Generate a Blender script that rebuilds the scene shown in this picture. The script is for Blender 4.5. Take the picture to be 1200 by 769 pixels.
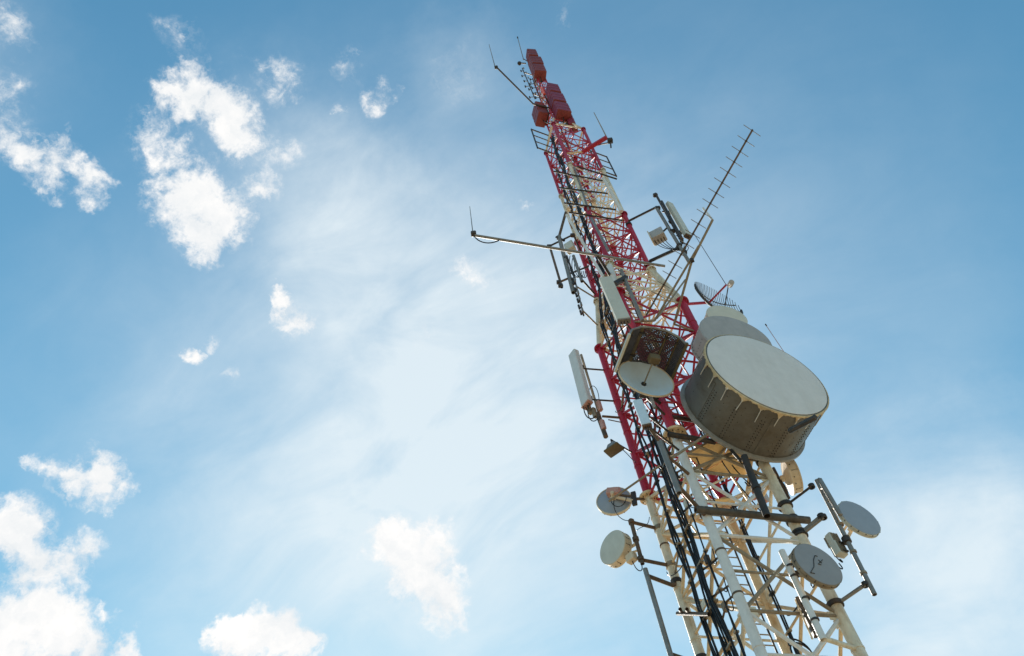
import bpy, math, random
from mathutils import Vector, Matrix, Quaternion
random.seed(7)
S = bpy.context.scene
for o in list(bpy.data.objects): bpy.data.objects.remove(o)
COL = S.collection
V = Vector; PI = math.pi
# ------------------------------------------------------------------ camera
F, PITCH, ROLL, YAW = 1000.0, 0.97442, -0.18267, -0.24992
fw = V((math.cos(PITCH)*math.sin(YAW), math.cos(PITCH)*math.cos(YAW), math.sin(PITCH)))
r0 = V((math.cos(YAW), -math.sin(YAW), 0)); u0 = r0.cross(fw)
cr = math.cos(ROLL)*r0 + math.sin(ROLL)*u0
cu = -math.sin(ROLL)*r0 + math.cos(ROLL)*u0
EYE = V((0, 0, 1.6))
cam = bpy.data.cameras.new('camera'); camo = bpy.data.objects.new('camera', cam); COL.objects.link(camo)
cam.sensor_width = 36; cam.lens = 30.0; cam.clip_start = .05; cam.clip_end = 20000
camo.matrix_world = Matrix(((cr.x, cu.x, -fw.x, EYE.x), (cr.y, cu.y, -fw.y, EYE.y), (cr.z, cu.z, -fw.z, EYE.z), (0, 0, 0, 1)))
S.camera = camo
# ------------------------------------------------------------------ exposure
S.view_settings.view_transform = 'Standard'; S.view_settings.look = 'None'
S.view_settings.gamma = 1; S.view_settings.exposure = EXPO = 0.7
S.render.resolution_x = 1024; S.render.resolution_y = 656
S.cycles.max_bounces = 6
# ------------------------------------------------------------------ sun
SUN_EL, SUN_AZ = math.radians(27), math.radians(-30)      # azimuth from +Y towards +X
sd = V((math.cos(SUN_EL)*math.sin(SUN_AZ), math.cos(SUN_EL)*math.cos(SUN_AZ), math.sin(SUN_EL)))
sun = bpy.data.lights.new('sun', 'SUN'); sun.energy = 5.0; sun.angle = math.radians(.5); sun.color = (1, .94, .84)
suno = bpy.data.objects.new('sun', sun); COL.objects.link(suno); suno.rotation_euler = (-sd).to_track_quat('-Z', 'Y').to_euler()
# sight line through a point of the photograph, and where it meets planes of the place
def sight(x, y): return fw + cr*((x-600)/F) - cu*((y-384.5)/F)
def aty(x, y, Y): d = sight(x, y); return EYE + d*(Y/d.y)
def atz(x, y, Z): d = sight(x, y); return EYE + d*((Z-1.6)/d.z)
TC = V((0, 20, 0))
def nrm(az): return V((math.sin(az), -math.cos(az), 0))
def atf(x, y, az, dist):                                  # vertical plane parallel to a tower face
    n = nrm(az); d = sight(x, y); return EYE + d*((dist - (EYE-TC).dot(n))/d.dot(n))
FR, LF = 0.621, -0.950                                    # outward azimuths of the two near faces
# ------------------------------------------------------------------ sky
world = bpy.data.worlds.new('World'); S.world = world; world.use_nodes = True
nt = world.node_tree; nt.nodes.clear()
def N(t, **k):
    n = nt.nodes.new(t)
    for a, b in k.items(): setattr(n, a, b)
    return n
def L(a, b): nt.links.new(a, b)
def M(op, a, b=None, c=None, clamp=False):
    n = N('ShaderNodeMath', operation=op, use_clamp=clamp)
    for i, q in enumerate((a, b, c)):
        if q is None: continue
        if isinstance(q, (int, float)): n.inputs[i].default_value = q
        else: L(q, n.inputs[i])
    return n.outputs[0]
def VM(op, a, b=None, s=None):
    n = N('ShaderNodeVectorMath', operation=op)
    for i, q in enumerate((a, b)):
        if q is None: continue
        if isinstance(q, (tuple, list, Vector)): n.inputs[i].default_value = tuple(q)
        else: L(q, n.inputs[i])
    if s is not None:
        if isinstance(s, (int, float)): n.inputs['Scale'].default_value = s
        else: L(s, n.inputs['Scale'])
    return n
sky = N('ShaderNodeTexSky', sky_type='NISHITA'); sky.sun_disc = False
sky.sun_elevation = SUN_EL; sky.sun_rotation = SUN_AZ; sky.air_density = .9; sky.dust_density = .12; sky.ozone_density = 1.0; sky.altitude = 300
tc = N('ShaderNodeTexCoord'); D = tc.outputs['Generated']
def noise(vec, scale, detail=8, rough=.6, dist=0.0):
    n = N('ShaderNodeTexNoise'); n.inputs['Scale'].default_value = scale; n.inputs['Detail'].default_value = detail
    n.inputs['Roughness'].default_value = rough; n.inputs['Distortion'].default_value = dist
    L(vec, n.inputs['Vector']); return n
nz = noise(D, 9, 6, .62); w = VM('SUBTRACT', nz.outputs['Color'], (.5, .5, .5)); w = VM('SCALE', w.outputs[0], s=.105)
nz2 = noise(D, 34, 7, .66); w2 = VM('SUBTRACT', nz2.outputs['Color'], (.5, .5, .5)); w2 = VM('SCALE', w2.outputs[0], s=.034)
Dw = VM('ADD', VM('ADD', D, w.outputs[0]).outputs[0], w2.outputs[0]).outputs[0]
fine = noise(D, 60, 9, .68, .3).outputs['Fac']
mid = noise(Dw, 17, 8, .6).outputs['Fac']
# cumulus puffs: place in the sky (as seen through the photograph), angular size, weight
puffs = [(190,105,24,.8),(218,112,32,1),(245,125,32,1),(268,150,30,1),(283,172,24,1),(180,178,20,.42),(198,190,18,.6),(188,225,22,.7),(218,238,36,1),(250,258,32,1),(232,278,28,1),
 (175,215,16,.5),(305,232,17,.62),(322,185,22,.4),(160,140,20,.4),(318,90,20,.5),(300,78,13,.42),(331,106,12,.42),(385,128,10,.45),(432,112,14,.40),(446,95,13,.33),
 (28,186,24,.8),(60,198,27,1),(90,206,24,.95),(110,196,16,.55),(8,160,26,.45),(8,110,24,.38),(6,40,24,.45),(212,38,22,.24),(400,75,16,.3),
 (342,350,15,1),(346,368,18,1),(228,412,12,.7),(214,408,10,.5),(248,392,9,.4),(90,556,20,.85),(112,548,20,.95),(118,566,18,.9),(140,566,13,.7),(66,551,12,.6),
 (8,630,36,1),(40,658,32,1),(72,650,24,.85),(104,642,20,.8),(96,660,16,.6),(25,680,30,.85),(80,665,26,.7),(30,735,40,1),(65,745,40,1),(0,755,44,1),(105,762,26,.8),(155,768,18,.8),(132,724,12,.45),
 (465,640,24,1),(488,650,34,1),(500,680,32,1),(515,700,26,1),(478,625,18,.7),(288,764,24,.95),(313,752,26,1),(340,762,22,.95),(303,732,13,.55),(330,730,12,.5),(258,752,7,.5),(262,770,10,.6),
 (545,325,18,.24),(665,14,11,.26),(620,238,8,.3),(540,85,22,.15),(282,440,10,.34),(500,392,14,.26)]
rp = random.Random(11); extra = []
while len(extra) < 16:                                     # more of the same fair-weather cumulus over the rest of the sky
    a, e = rp.uniform(-PI, PI), rp.uniform(.12, 1.3)
    d = V((math.cos(e)*math.sin(a), math.cos(e)*math.cos(a), math.sin(e)))
    if d.dot(fw) > .72: continue
    extra.append((d, rp.uniform(.06, .13)))
field = None
for q in [(sight(x, y), r/F/sight(x, y).length, s) for x, y, r, s in puffs] + [(d, r, 1) for d, r in extra]:
    d, r, s = q; d = d.normalized()
    dist = VM('DISTANCE', Dw, tuple(d)).outputs['Value']
    v = M('MULTIPLY_ADD', dist, -s/(r*1.55), s*1.05)       # s at the centre, falling to 0 at 1.55 r
    field = v if field is None else M('SMOOTH_MAX', field, v, .12)
field = M('MAXIMUM', field, 0.0)
det = M('MULTIPLY_ADD', fine, 1.0, -.5); det2 = M('MULTIPLY_ADD', mid, 1.5, -.75)
dens = M('ADD', field, M('MULTIPLY', M('ADD', det, det2), M('MINIMUM', M('MULTIPLY', field, 5.0), 1.0)))
mr = N('ShaderNodeMapRange', interpolation_type='SMOOTHSTEP'); L(dens, mr.inputs[0])
mr.inputs[1].default_value = .03; mr.inputs[2].default_value = .68
wsp = noise(VM('ADD', Dw, w.outputs[0]).outputs[0], 26, 9, .62, 1.2).outputs['Fac']
wm = N('ShaderNodeMapRange', interpolation_type='SMOOTHSTEP'); L(wsp, wm.inputs[0]); wm.inputs[1].default_value = .46; wm.inputs[2].default_value = .74
halo = M('MULTIPLY', M('MULTIPLY', field, 2.2, clamp=True), M('MULTIPLY', wm.outputs[0], .7))
cloud = M('MAXIMUM', mr.outputs[0], halo, clamp=True)
# thin high cirrus veil, thicker towards the sun side and low on the right
veil = None
for x, y, r, s in [(450,540,480,.85),(900,420,380,.35),(700,300,500,.16),(560,430,330,.45),(560,760,420,.45),(300,640,220,.2),(1120,690,260,.85),(1180,600,150,.4),(1030,790,260,.6),(-60,60,160,.3),(400,250,130,.4),(470,300,170,.45),(545,90,90,.25),(330,180,130,.25)]:
    d = sight(x, y); rr = r/F/d.length; d.normalize()
    v = M('MULTIPLY_ADD', VM('DISTANCE', Dw, tuple(d)).outputs['Value'], -1/rr, 1.0)
    v = M('MULTIPLY', M('SMOOTH_MAX', v, 0.0, .3), s)
    veil = v if veil is None else M('ADD', veil, v)
stm = N('ShaderNodeMapping'); stm.inputs['Scale'].default_value = (2.2, 5.5, 4.0); stm.inputs['Rotation'].default_value = (.3, .2, .9); L(D, stm.inputs[0])
streak = noise(stm.outputs[0], 2.2, 8, .58, .5).outputs['Fac']
veil = M('MULTIPLY', M('MULTIPLY', veil, M('MULTIPLY_ADD', streak, 1.1, .2), clamp=True), .82)
SKY_K = .14
skyc = N('ShaderNodeMix', data_type='RGBA', blend_type='MULTIPLY'); skyc.inputs[0].default_value = 1
L(sky.outputs[0], skyc.inputs[6]); skyc.inputs[7].default_value = (.50, .985, 1.04, 1)
comp = VM('DIVIDE', VM('SCALE', skyc.outputs[2], s=1.26).outputs[0], VM('ADD', VM('SCALE', skyc.outputs[2], s=.14).outputs[0], (1, 1, 1)).outputs[0])   # soft highlight shoulder of the sky
m1 = N('ShaderNodeMix', data_type='RGBA'); L(M('MULTIPLY', veil, 1.0, clamp=True), m1.inputs[0]); L(comp.outputs[0], m1.inputs[6]); m1.inputs[7].default_value = (3.8, 4.15, 4.3, 1)
cl = N('ShaderNodeMix', data_type='RGBA'); L(M('MULTIPLY_ADD', mid, 2.6, -.8, clamp=True), cl.inputs[0]); cl.inputs[6].default_value = (3.5, 3.7, 3.85, 1); cl.inputs[7].default_value = (4.7, 4.6, 4.5, 1)
m2 = N('ShaderNodeMix', data_type='RGBA'); L(cloud, m2.inputs[0]); L(m1.outputs[2], m2.inputs[6]); L(cl.outputs[2], m2.inputs[7])
bg = N('ShaderNodeBackground'); L(m2.outputs[2], bg.inputs[0]); bg.inputs[1].default_value = SKY_K
L(bg.outputs[0], N('ShaderNodeOutputWorld').inputs[0])

# ------------------------------------------------------------------ materials
def mat(name, col, rough=.5, metal=0.0, var=.12, dirt=None, damt=.35, dscale=2.5, bump=.02, spec=.4, thr=.56):
    m = bpy.data.materials.new(name); m.use_nodes = True; t = m.node_tree; b = t.nodes['Principled BSDF']
    def n_(ty): return t.nodes.new(ty)
    g = n_('ShaderNodeNewGeometry')
    mp = n_('ShaderNodeMapping'); mp.inputs['Scale'].default_value = (1, 1, .35); t.links.new(g.outputs['Position'], mp.inputs[0])
    a = n_('ShaderNodeTexNoise'); a.inputs['Scale'].default_value = 3.1; a.inputs['Detail'].default_value = 7; a.inputs['Roughness'].default_value = .65
    t.links.new(g.outputs['Position'], a.inputs[0])
    r = n_('ShaderNodeMapRange'); r.inputs[3].default_value = 1-var*1.6; r.inputs[4].default_value = 1+var*1.2; r.inputs[1].default_value = .25; r.inputs[2].default_value = .75
    t.links.new(a.outputs[0], r.inputs[0])
    x = n_('ShaderNodeMix'); x.data_type = 'RGBA'; x.blend_type = 'MULTIPLY'; x.inputs[0].default_value = 1
    x.inputs[6].default_value = (*col, 1); t.links.new(r.outputs[0], x.inputs[7]); out = x.outputs[2]
    if dirt:
        d = n_('ShaderNodeTexNoise'); d.inputs['Scale'].default_value = dscale*2; d.inputs['Detail'].default_value = 9; d.inputs['Roughness'].default_value = .7
        t.links.new(mp.outputs[0], d.inputs[0])
        q = n_('ShaderNodeMapRange'); q.inputs[1].default_value = thr-.1; q.inputs[2].default_value = thr+.14; q.inputs[4].default_value = damt
        t.links.new(d.outputs[0], q.inputs[0])
        y = n_('ShaderNodeMix'); y.data_type = 'RGBA'; t.links.new(q.outputs[0], y.inputs[0]); t.links.new(out, y.inputs[6]); y.inputs[7].default_value = (*dirt, 1); out = y.outputs[2]
    t.links.new(out, b.inputs['Base Color'])
    b.inputs['Roughness'].default_value = rough; b.inputs['Metallic'].default_value = metal; b.inputs['Specular IOR Level'].default_value = spec
    if bump:
        c = n_('ShaderNodeTexNoise'); c.inputs['Scale'].default_value = 26; c.inputs['Detail'].default_value = 5; t.links.new(g.outputs['Position'], c.inputs[0])
        bp = n_('ShaderNodeBump'); bp.inputs['Strength'].default_value = .35; bp.inputs['Distance'].default_value = bump; t.links.new(c.outputs[0], bp.inputs['Height']); t.links.new(bp.outputs[0], b.inputs['Normal'])
    return m
red = mat('red paint', (.42, .014, .040), .42, dirt=(.30, .03, .03), damt=.5)
red2 = mat('brown red fibreglass', (.215, .036, .032), .5, dirt=(.11, .02, .02), damt=.5, bump=.01)
red3 = mat('purple red fibreglass', (.235, .030, .060), .5, dirt=(.13, .02, .035), damt=.5, bump=.01)
cream = mat('cream paint', (.72, .64, .50), .45, dirt=(.42, .27, .12), damt=.7)
ochrec = mat('warm cream paint', (.74, .55, .33), .5, dirt=(.45, .22, .07), damt=.7)  # warmer cream tone for the back leg, some flanges and many braces
white = mat('white grey paint', (.70, .675, .64), .42, var=.08, dirt=(.42, .40, .36), damt=.4)
galv = mat('galvanised steel', (.25, .24, .225), .48, .35, var=.2, dirt=(.22, .15, .09), damt=.5)
galvw = mat('weathered tube', (.30, .24, .165), .55, .2, var=.2, dirt=(.16, .10, .06), damt=.7)
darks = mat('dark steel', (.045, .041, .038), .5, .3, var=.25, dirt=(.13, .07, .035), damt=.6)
brown = mat('rusty brown steel', (.105, .075, .052), .6, .1, var=.25, dirt=(.26, .12, .05), damt=.6)
cable = mat('black cable jacket', (.011, .011, .012), .5, var=.5, spec=.3, dirt=(.10, .10, .10), damt=.5, dscale=6, thr=.62)
grey = mat('grey radome', (.70, .665, .635), .55, var=.045, dirt=(.52, .48, .43), damt=.35, dscale=.8, bump=.004)
grey2 = mat('dark grey radome', (.40, .375, .36), .6, var=.06, dirt=(.27, .26, .25), damt=.4, bump=.004)
bluegrey = mat('blue grey radome', (.30, .33, .38), .5, var=.05, bump=.004)
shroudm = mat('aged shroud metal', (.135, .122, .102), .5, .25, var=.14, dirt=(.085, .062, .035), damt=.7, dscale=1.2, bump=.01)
ochre = mat('ochre board', (.86, .60, .28), .6, var=.08, dirt=(.5, .3, .12), damt=.4)
panel = mat('pale panel radome', (.56, .55, .48), .5, var=.06, dirt=(.42, .38, .3), damt=.4, dscale=1, bump=.004)
panelw = mat('light panel radome', (.62, .62, .61), .45, var=.06, dirt=(.45, .42, .38), damt=.3, dscale=1, bump=.004)
pink = mat('salmon housing', (.55, .30, .25), .5, dirt=(.3, .15, .1), damt=.5)
beige = mat('beige dish back', (.66, .55, .40), .5, var=.1, dirt=(.42, .28, .15), damt=.5)
bluew = mat('white dish paint', (.58, .70, .80), .38, var=.04, dirt=(.5, .5, .45), damt=.3, dscale=1, bump=.003)
meshm = mat('hood mesh metal', (.085, .08, .09), .5, .4, var=.3, bump=0)
strapm = mat('brown strap', (.13, .095, .045), .6, dirt=(.12, .08, .04), damt=.5)
darkb = mat('grimy brown grey tube', (.085, .072, .058), .55, .2, var=.25, dirt=(.15, .12, .09), damt=.6)
creamr = mat('cream radome', (.62, .58, .48), .55, var=.05, bump=.003)
bluegrey2 = mat('mid grey radome', (.29, .285, .29), .5, var=.06, bump=.003)
concrete = mat('concrete', (.32, .30, .27), .85, var=.1, dirt=(.2, .18, .15), damt=.4)
dirtm = mat('dry ground', (.44, .34, .23), .95, var=.2, dirt=(.20, .19, .08), damt=.8, dscale=.12, bump=.05, spec=.1)

# ------------------------------------------------------------------ mesh helpers
class MB:
    def __init__(s): s.v = []; s.f = []
    def ring(s, c, a, b, r, n, r2=None):
        i = len(s.v); r2 = r if r2 is None else r2
        for k in range(n):
            t = 2*PI*k/n; s.v.append(c + a*(r*math.cos(t)) + b*(r2*math.sin(t)))
        return i
    def bridge(s, i, j, n):
        for k in range(n):
            l = (k+1) % n; s.f.append((i+k, i+l, j+l, j+k))
    def tube(s, pts, r, n=10, r1=None, caps=True, hollow=False):
        pts = [V(p) for p in pts]; m = len(pts); prev = None; a = None; first = None
        for k, p in enumerate(pts):
            d = (pts[min(k+1, m-1)] - pts[max(k-1, 0)]).normalized()
            if a is None:
                a = d.orthogonal().normalized()
            else: a = (a - d*a.dot(d)).normalized()
            b = d.cross(a); rr = r if r1 is None else r + (r1-r)*k/(m-1)
            i = s.ring(p, a, b, rr, n)
            if prev is not None: s.bridge(prev, i, n)
            else: first = (i, p, d, a, b, rr)
            prev = i; last = (i, p, d, a, b, rr)
        for end, sg in ((first, 1), (last, -1)):
            i, p, d, a, b, rr = end
            if hollow and rr > .02:
                j = s.ring(p, a, b, rr*.8, n); s.bridge(i, j, n) if sg < 0 else s.bridge(j, i, n)
                q = s.ring(p + d*sg*rr*2, a, b, rr*.8, n); s.bridge(j, q, n) if sg < 0 else s.bridge(q, j, n)
                s.f.append(tuple(range(q, q+n)) if sg < 0 else tuple(reversed(range(q, q+n))))
            elif caps: s.f.append(tuple(range(i, i+n)) if sg < 0 else tuple(reversed(range(i, i+n))))
        return s
    def lathe(s, c, ax, prof, n=32, up=None):
        ax = ax.normalized(); a = (up - ax*up.dot(ax)).normalized() if up is not None else ax.orthogonal().normalized(); b = ax.cross(a); prev = None
        for t, r in prof:
            if r < 1e-6:
                i = len(s.v); s.v.append(c + ax*t)
                if prev is not None:
                    for k in range(n): s.f.append((prev+k, prev+(k+1) % n, i))
                prev = ('p', i); continue
            i = s.ring(c + ax*t, a, b, r, n)
            if isinstance(prev, tuple):
                for k in range(n): s.f.append((prev[1], i+(k+1) % n, i+k))
            elif prev is not None: s.bridge(prev, i, n)
            prev = i
        return s
    def prism(s, p0, p1, up, w, d, ch=.0, taper=1.0):
        p0 = V(p0); p1 = V(p1); ax = (p1-p0).normalized(); x = (up - ax*up.dot(ax)).normalized(); y = ax.cross(x)
        # w along y, d along x (facing 'up')
        c = ch
        sec = [(w/2-c, d/2), (-w/2+c, d/2), (-w/2, d/2-c), (-w/2, -d/2+c), (-w/2+c, -d/2), (w/2-c, -d/2), (w/2, -d/2+c), (w/2, d/2-c)] if c > 0 else [(w/2, d/2), (-w/2, d/2), (-w/2, -d/2), (w/2, -d/2)]
        n = len(sec); ln = (p1-p0).length; e = min(c*.8, ln*.2)
        lev = [(0, .0)] if c == 0 else [(0, c*.7), (e, 0)]
        lev += [(ln, 0)] if c == 0 else [(ln-e, 0), (ln, c*.7)]
        prev = None; st = None
        for t, ins in lev:
            i = len(s.v); f = (1 + (taper-1)*t/ln)
            for (q, r) in sec: s.v.append(p0 + ax*t + y*((q*(1-2*ins/w))*f) + x*((r*(1-2*ins/d))*f))
            if prev is not None: s.bridge(prev, i, n)
            else: st = i
            prev = i
        s.f.append(tuple(reversed(range(st, st+n)))); s.f.append(tuple(range(prev, prev+n)))
        return s
    def box(s, c, sx, sy, sz, az=0, ch=0.0):
        c = V(c); x = V((math.cos(az), math.sin(az), 0)); y = V((-math.sin(az), math.cos(az), 0))
        return s.prism(c - V((0, 0, sz/2)), c + V((0, 0, sz/2)), y, sx, sy, ch)
    def obj(s, name, m, parent=None, label=None, origin=V((0, 0, 0)), smooth=True):
        me = bpy.data.meshes.new(name); me.from_pydata([tuple(v-origin) for v in s.v], [], s.f); me.update()
        me.materials.append(m)
        if smooth:
            me.polygons.foreach_set('use_smooth', [True]*len(me.polygons)); me.set_sharp_from_angle(angle=math.radians(38))
        o = bpy.data.objects.new(name, me); COL.objects.link(o)
        if parent is not None: o.parent = parent
        if label: o['label'] = label
        return o
class Thing:
    def __init__(s, name, label, cat, loc, group=None):
        s.o = bpy.data.objects.new(name, None); COL.objects.link(s.o); s.loc = V(loc); s.o.location = loc; s.o.empty_display_size = .3
        s.o['label'] = label; s.o['category'] = cat
        if group: s.o['group'] = group
    def part(s, name, mb, m, parent=None, label=None, smooth=True):
        return mb.obj(name, m, parent or s.o, label, s.loc, smooth)
def bez(a, b, c, d, n=12):
    a, b, c, d = V(a), V(b), V(c), V(d)
    return [a*(1-t)**3 + b*3*t*(1-t)**2 + c*3*t*t*(1-t) + d*t**3 for t in [i/n for i in range(n+1)]]
def clamp_mb(c, ax, r, th=.03, ln=.07, n=14):
    return MB().lathe(V(c)-ax.normalized()*ln/2, ax, [(0, r*.9), (0, r+th), (ln, r+th), (ln, r*.9)], n)
UP = V((0, 0, 1))
# ------------------------------------------------------------------ ground
g = MB(); R_ = 6000; nseg = 64; rings = [0, 12, 40, 120, 400, 1500, R_]
g.v.append(V((0, 0, 0)))
for r in rings[1:]: g.ring(V((0, 20, 0)), V((1, 0, 0)), V((0, 1, 0)), r, nseg)
for k in range(nseg): g.f.append((0, 1+k, 1+(k+1) % nseg))
for j in range(len(rings)-2): g.bridge(1+(j+1)*nseg, 1+j*nseg, nseg) if False else [g.f.append((1+j*nseg+k, 1+(j+1)*nseg+k, 1+(j+1)*nseg+(k+1) % nseg, 1+j*nseg+(k+1) % nseg)) for k in range(nseg)]
go = g.obj('ground', dirtm); go['kind'] = 'structure'

# ------------------------------------------------------------------ tower
TH = -0.16436
ORD = ['F', 'R', 'B', 'L']
def sz(z):                                                 # half diagonal of the tower at height z
    if z <= 28.73: return 1.83
    if z <= 31.75: return 1.83 + (1.27-1.83)*(z-28.73)/3.02
    return 1.27
def corner(k, z, s=None):
    a = TH + ORD.index(k)*PI/2; s = sz(z) if s is None else s
    return V((s*math.sin(a), 20 - s*math.cos(a), z))
tower = Thing('lattice_tower', 'tall four-legged lattice telecom tower in alternating red and cream bands', 'tower', (0, 20, 0))
for k in ORD: tower.part('footing', MB().box(corner(k, .25), .9, .9, .5, TH, .03), concrete)
bands = [(0.5, 20.53, cream), (20.53, 28.73, red), (28.73, 31.75, cream), (31.75, 37.04, red), (37.04, 42.2, cream), (42.2, 48.1, red)]
legr = {0: dict(F=.135, R=.155, B=.135, L=.135), 1: dict(F=.155, R=.155, B=.135, L=.135), 2: dict(F=.12, R=.14, B=.12, L=.12), 3: dict(F=.105, R=.105, B=.10, L=.10), 4: dict(F=.09, R=.09, B=.085, L=.085), 5: dict(F=.085, R=.085, B=.08, L=.08)}
for bi, (z0, z1, m) in enumerate(bands):
    for k in ORD:
        r = legr[bi][k]; mm = m
        if bi == 0: mm = {'F': white, 'R': cream, 'B': ochrec, 'L': cream}[k]
        if bi in (2, 4) and k in 'B': mm = ochrec
        a, b = corner(k, z0+.0), corner(k, z1); ax = (b-a).normalized()
        leg = tower.part('leg', MB().tube([a, b - ax*.05], r, 20), mm, label={0: 'thick grey-white front leg', 1: None}.get(0) if (bi == 0 and k == 'F') else None)
        fr = (.36 if k == 'F' else .30) if bi == 0 else r*1.72 if bi < 2 else r*1.62
        fl = MB().lathe(b - ax*.09, ax, [(0, r*.9), (0, fr), (.035, fr), (.035, fr*.97), (.045, fr*.97), (.045, fr), (.085, fr), (.085, r*.9)], 24)
        for q in range(8):                                 # gusset ribs under the flange
            t = 2*PI*q/8 + .2; d = V((math.cos(t), math.sin(t), 0))
            fl.prism(b - ax*.30 + d*(r+.005), b - ax*.09 + d*(r+.5*(fr-r)), ax.cross(d), .03 if bi < 3 else .02, .014)
        fo = tower.part('flange', fl, ochrec if (m is cream and bi == 0 and k != 'R') else m, parent=leg)
        bl = MB()
        for q in range(10):
            t = 2*PI*(q+.5)/10; d = V((math.cos(t), math.sin(t), 0)); p = b + d*(r+(fr-r)*.62)
            bl.tube([p - ax*.13, p + ax*.03], .016, 6)
        bo = tower.part('flange_bolts', bl, darks, parent=leg); bo['kind'] = 'stuff'
        # intermediate sleeve joints and cable straps
        z = z0 + .9
        if bi <= 1:
            zz = {'F': [13.1, 15.95, 14.59], 'L': [20.1-.5, 18.48, 16.9, 15.2], 'R': [19.0, 17.9, 13.2], 'B': [15.4, 12.9]}[k] if bi == 0 else [21.9, 23.6, 25.3, 27.2]
            for q in zz:
                c = corner(k, q); tower.part('collar', MB().lathe(c - V((0, 0, .03)), UP, [(0, r*.9), (0, r+.014), (.05, r+.014), (.05, r*.9)], 20), mm if q not in (15.95, 18.48, 14.59) else brown, parent=leg)
unit = {}
def unit_tube(r, m):
    key = (r, m.name)
    if key not in unit:
        b = MB().tube([V((0, 0, 0)), V((0, 0, 1))], 1.0, 8); me = bpy.data.meshes.new('brace'); me.from_pydata([tuple(v) for v in b.v], [], b.f); me.materials.append(m)
        me.polygons.foreach_set('use_smooth', [True]*len(me.polygons)); me.set_sharp_from_angle(angle=math.radians(40)); unit[key] = me
    return unit[key]
def brace(name, a, b, r, m, root=None):
    o = bpy.data.objects.new(name, unit_tube(r, m)); COL.objects.link(o); o.parent = (root or tower).o
    d = b-a; o.location = a - (root or tower).loc; o.rotation_mode = 'QUATERNION'; o.rotation_quaternion = d.to_track_quat('Z', 'Y'); o.scale = (r, r, d.length); return o
nodes = [11.73, 14.13, 16.53, 18.93, 20.45, 22.55, 24.6, 26.65, 28.65, 30.25, 31.7, 33.45, 35.2, 36.95, 38.75, 40.5, 42.15, 44.1, 46.1, 48.0]
def bandm(z):
    for z0, z1, m in bands:
        if z0 <= z < z1: return m
    return red
low = MB()
zs = [1.2, 3.4, 5.5, 7.6, 9.65, 11.73]
for j in range(len(zs)-1):
    for i in range(4):
        k, l = ORD[i], ORD[(i+1) % 4]
        low.tube([corner(k, zs[j]), corner(l, zs[j+1])], .05, 8); low.tube([corner(l, zs[j]), corner(k, zs[j+1])], .05, 8); low.tube([corner(k, zs[j]), corner(l, zs[j])], .045, 8)
lo = tower.part('lower_bracing', low, cream); 
for j in range(len(nodes)-1):
    z0, z1 = nodes[j], nodes[j+1]; zm = (z0+z1)/2; m = bandm(zm)
    r = .052 if z1 < 21 else .045 if z1 < 32 else .036 if z1 < 37.1 else .032
    for i in range(4):
        k, l = ORD[i], ORD[(i+1) % 4]; mm = m
        if m is cream: mm = cream if (i in (0,) and j % 3) else ochrec if (i + j) % 3 != 0 else cream
        if m is cream and z1 < 21 and i == 0: mm = white if j % 2 == 0 else galvw
        brace('diagonal_brace', corner(k, z0), corner(l, z1), r, mm); brace('diagonal_brace', corner(l, z0), corner(k, z1), r*.98, mm)
        brace('horizontal_brace', corner(k, z0), corner(l, z0), r*.9, mm)
        if z1 < 37: brace('horizontal_brace', corner(k, zm), corner(l, zm), r*.7, mm)
    # plan bracing (diaphragm) at the nodes
    if j >= 3:
        brace('plan_brace', corner('F', z0), corner('B', z0), r*.8, m); brace('plan_brace', corner('L', z0), corner('R', z0), r*.8, m)
        c4 = [(corner(ORD[i], z0)+corner(ORD[(i+1) % 4], z0))/2 for i in range(4)]
        for i in range(4): brace('plan_brace', c4[i], c4[(i+1) % 4], r*.6, m)
# gusset plates at the X centres
gps = {}
for j in range(len(nodes)-1):
    zm = (nodes[j]+nodes[j+1])/2; m = bandm(zm); gp = gps.setdefault(m.name, (MB(), m))[0]
    for i in range(4):
        c = (corner(ORD[i], zm)+corner(ORD[(i+1) % 4], zm))/2; n = nrm(TH + (i+.5)*PI/2); gp.prism(c - UP*.09 + n*.03, c + UP*.09 + n*.03, n, .15, .02)
    for k in ORD:                                          # plates where braces meet the legs
        for sgn in (-1, 1):
            a = TH + ORD.index(k)*PI/2 + sgn*PI/4*3 + PI; n2 = V((math.cos(a), math.sin(a), 0))
            l2 = ORD[(ORD.index(k)+sgn) % 4]; d = (corner(l2, nodes[j])-corner(k, nodes[j])).normalized(); c = corner(k, nodes[j]) + d*.24
            gp.prism(c - UP*.12, c + UP*.12, d.cross(UP), .2, .018)
for g_, m in gps.values():
    o = tower.part('gusset_plates', g_, m); o['kind'] = 'stuff'
# short brackets tying the feeder cables to the legs
rb = random.Random(5)
for z in [11.2, 12.3, 13.0, 14.4, 15.3, 16.1, 17.2, 18.1, 19.2, 20.0, 21.6, 23.3, 24.9, 26.3, 27.7]:
    P = V((-.98, 18.87, z)); k = 'F' if rb.random() < .65 else 'L'
    q = corner(k, z + rb.uniform(-.35, .35))
    tower.part('cable_bracket', MB().tube([P + V((0, rb.uniform(-.05, .1), 0)), P.lerp(q, .55) + V((0, -.12, rb.uniform(-.2, .2))), q], .03, 8), rb.choice([brown, galvw, darks]))
    c = P.lerp(q, .4) + V((0, -.02, .15))
    if rb.random() < .8: tower.part('splice_box', MB().prism(c - UP*.12, c + UP*.12, nrm(LF), .14, .12, .01), rb.choice([brown, darks, panel, galvw]))
    tower.part('jumper', MB().tube(bez(c, c + V((.25, -.1, -.5)), q + V((-.22, -.1, -.3)), q + V((-.17, -.05, .2))), .014, 6), cable)
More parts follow.
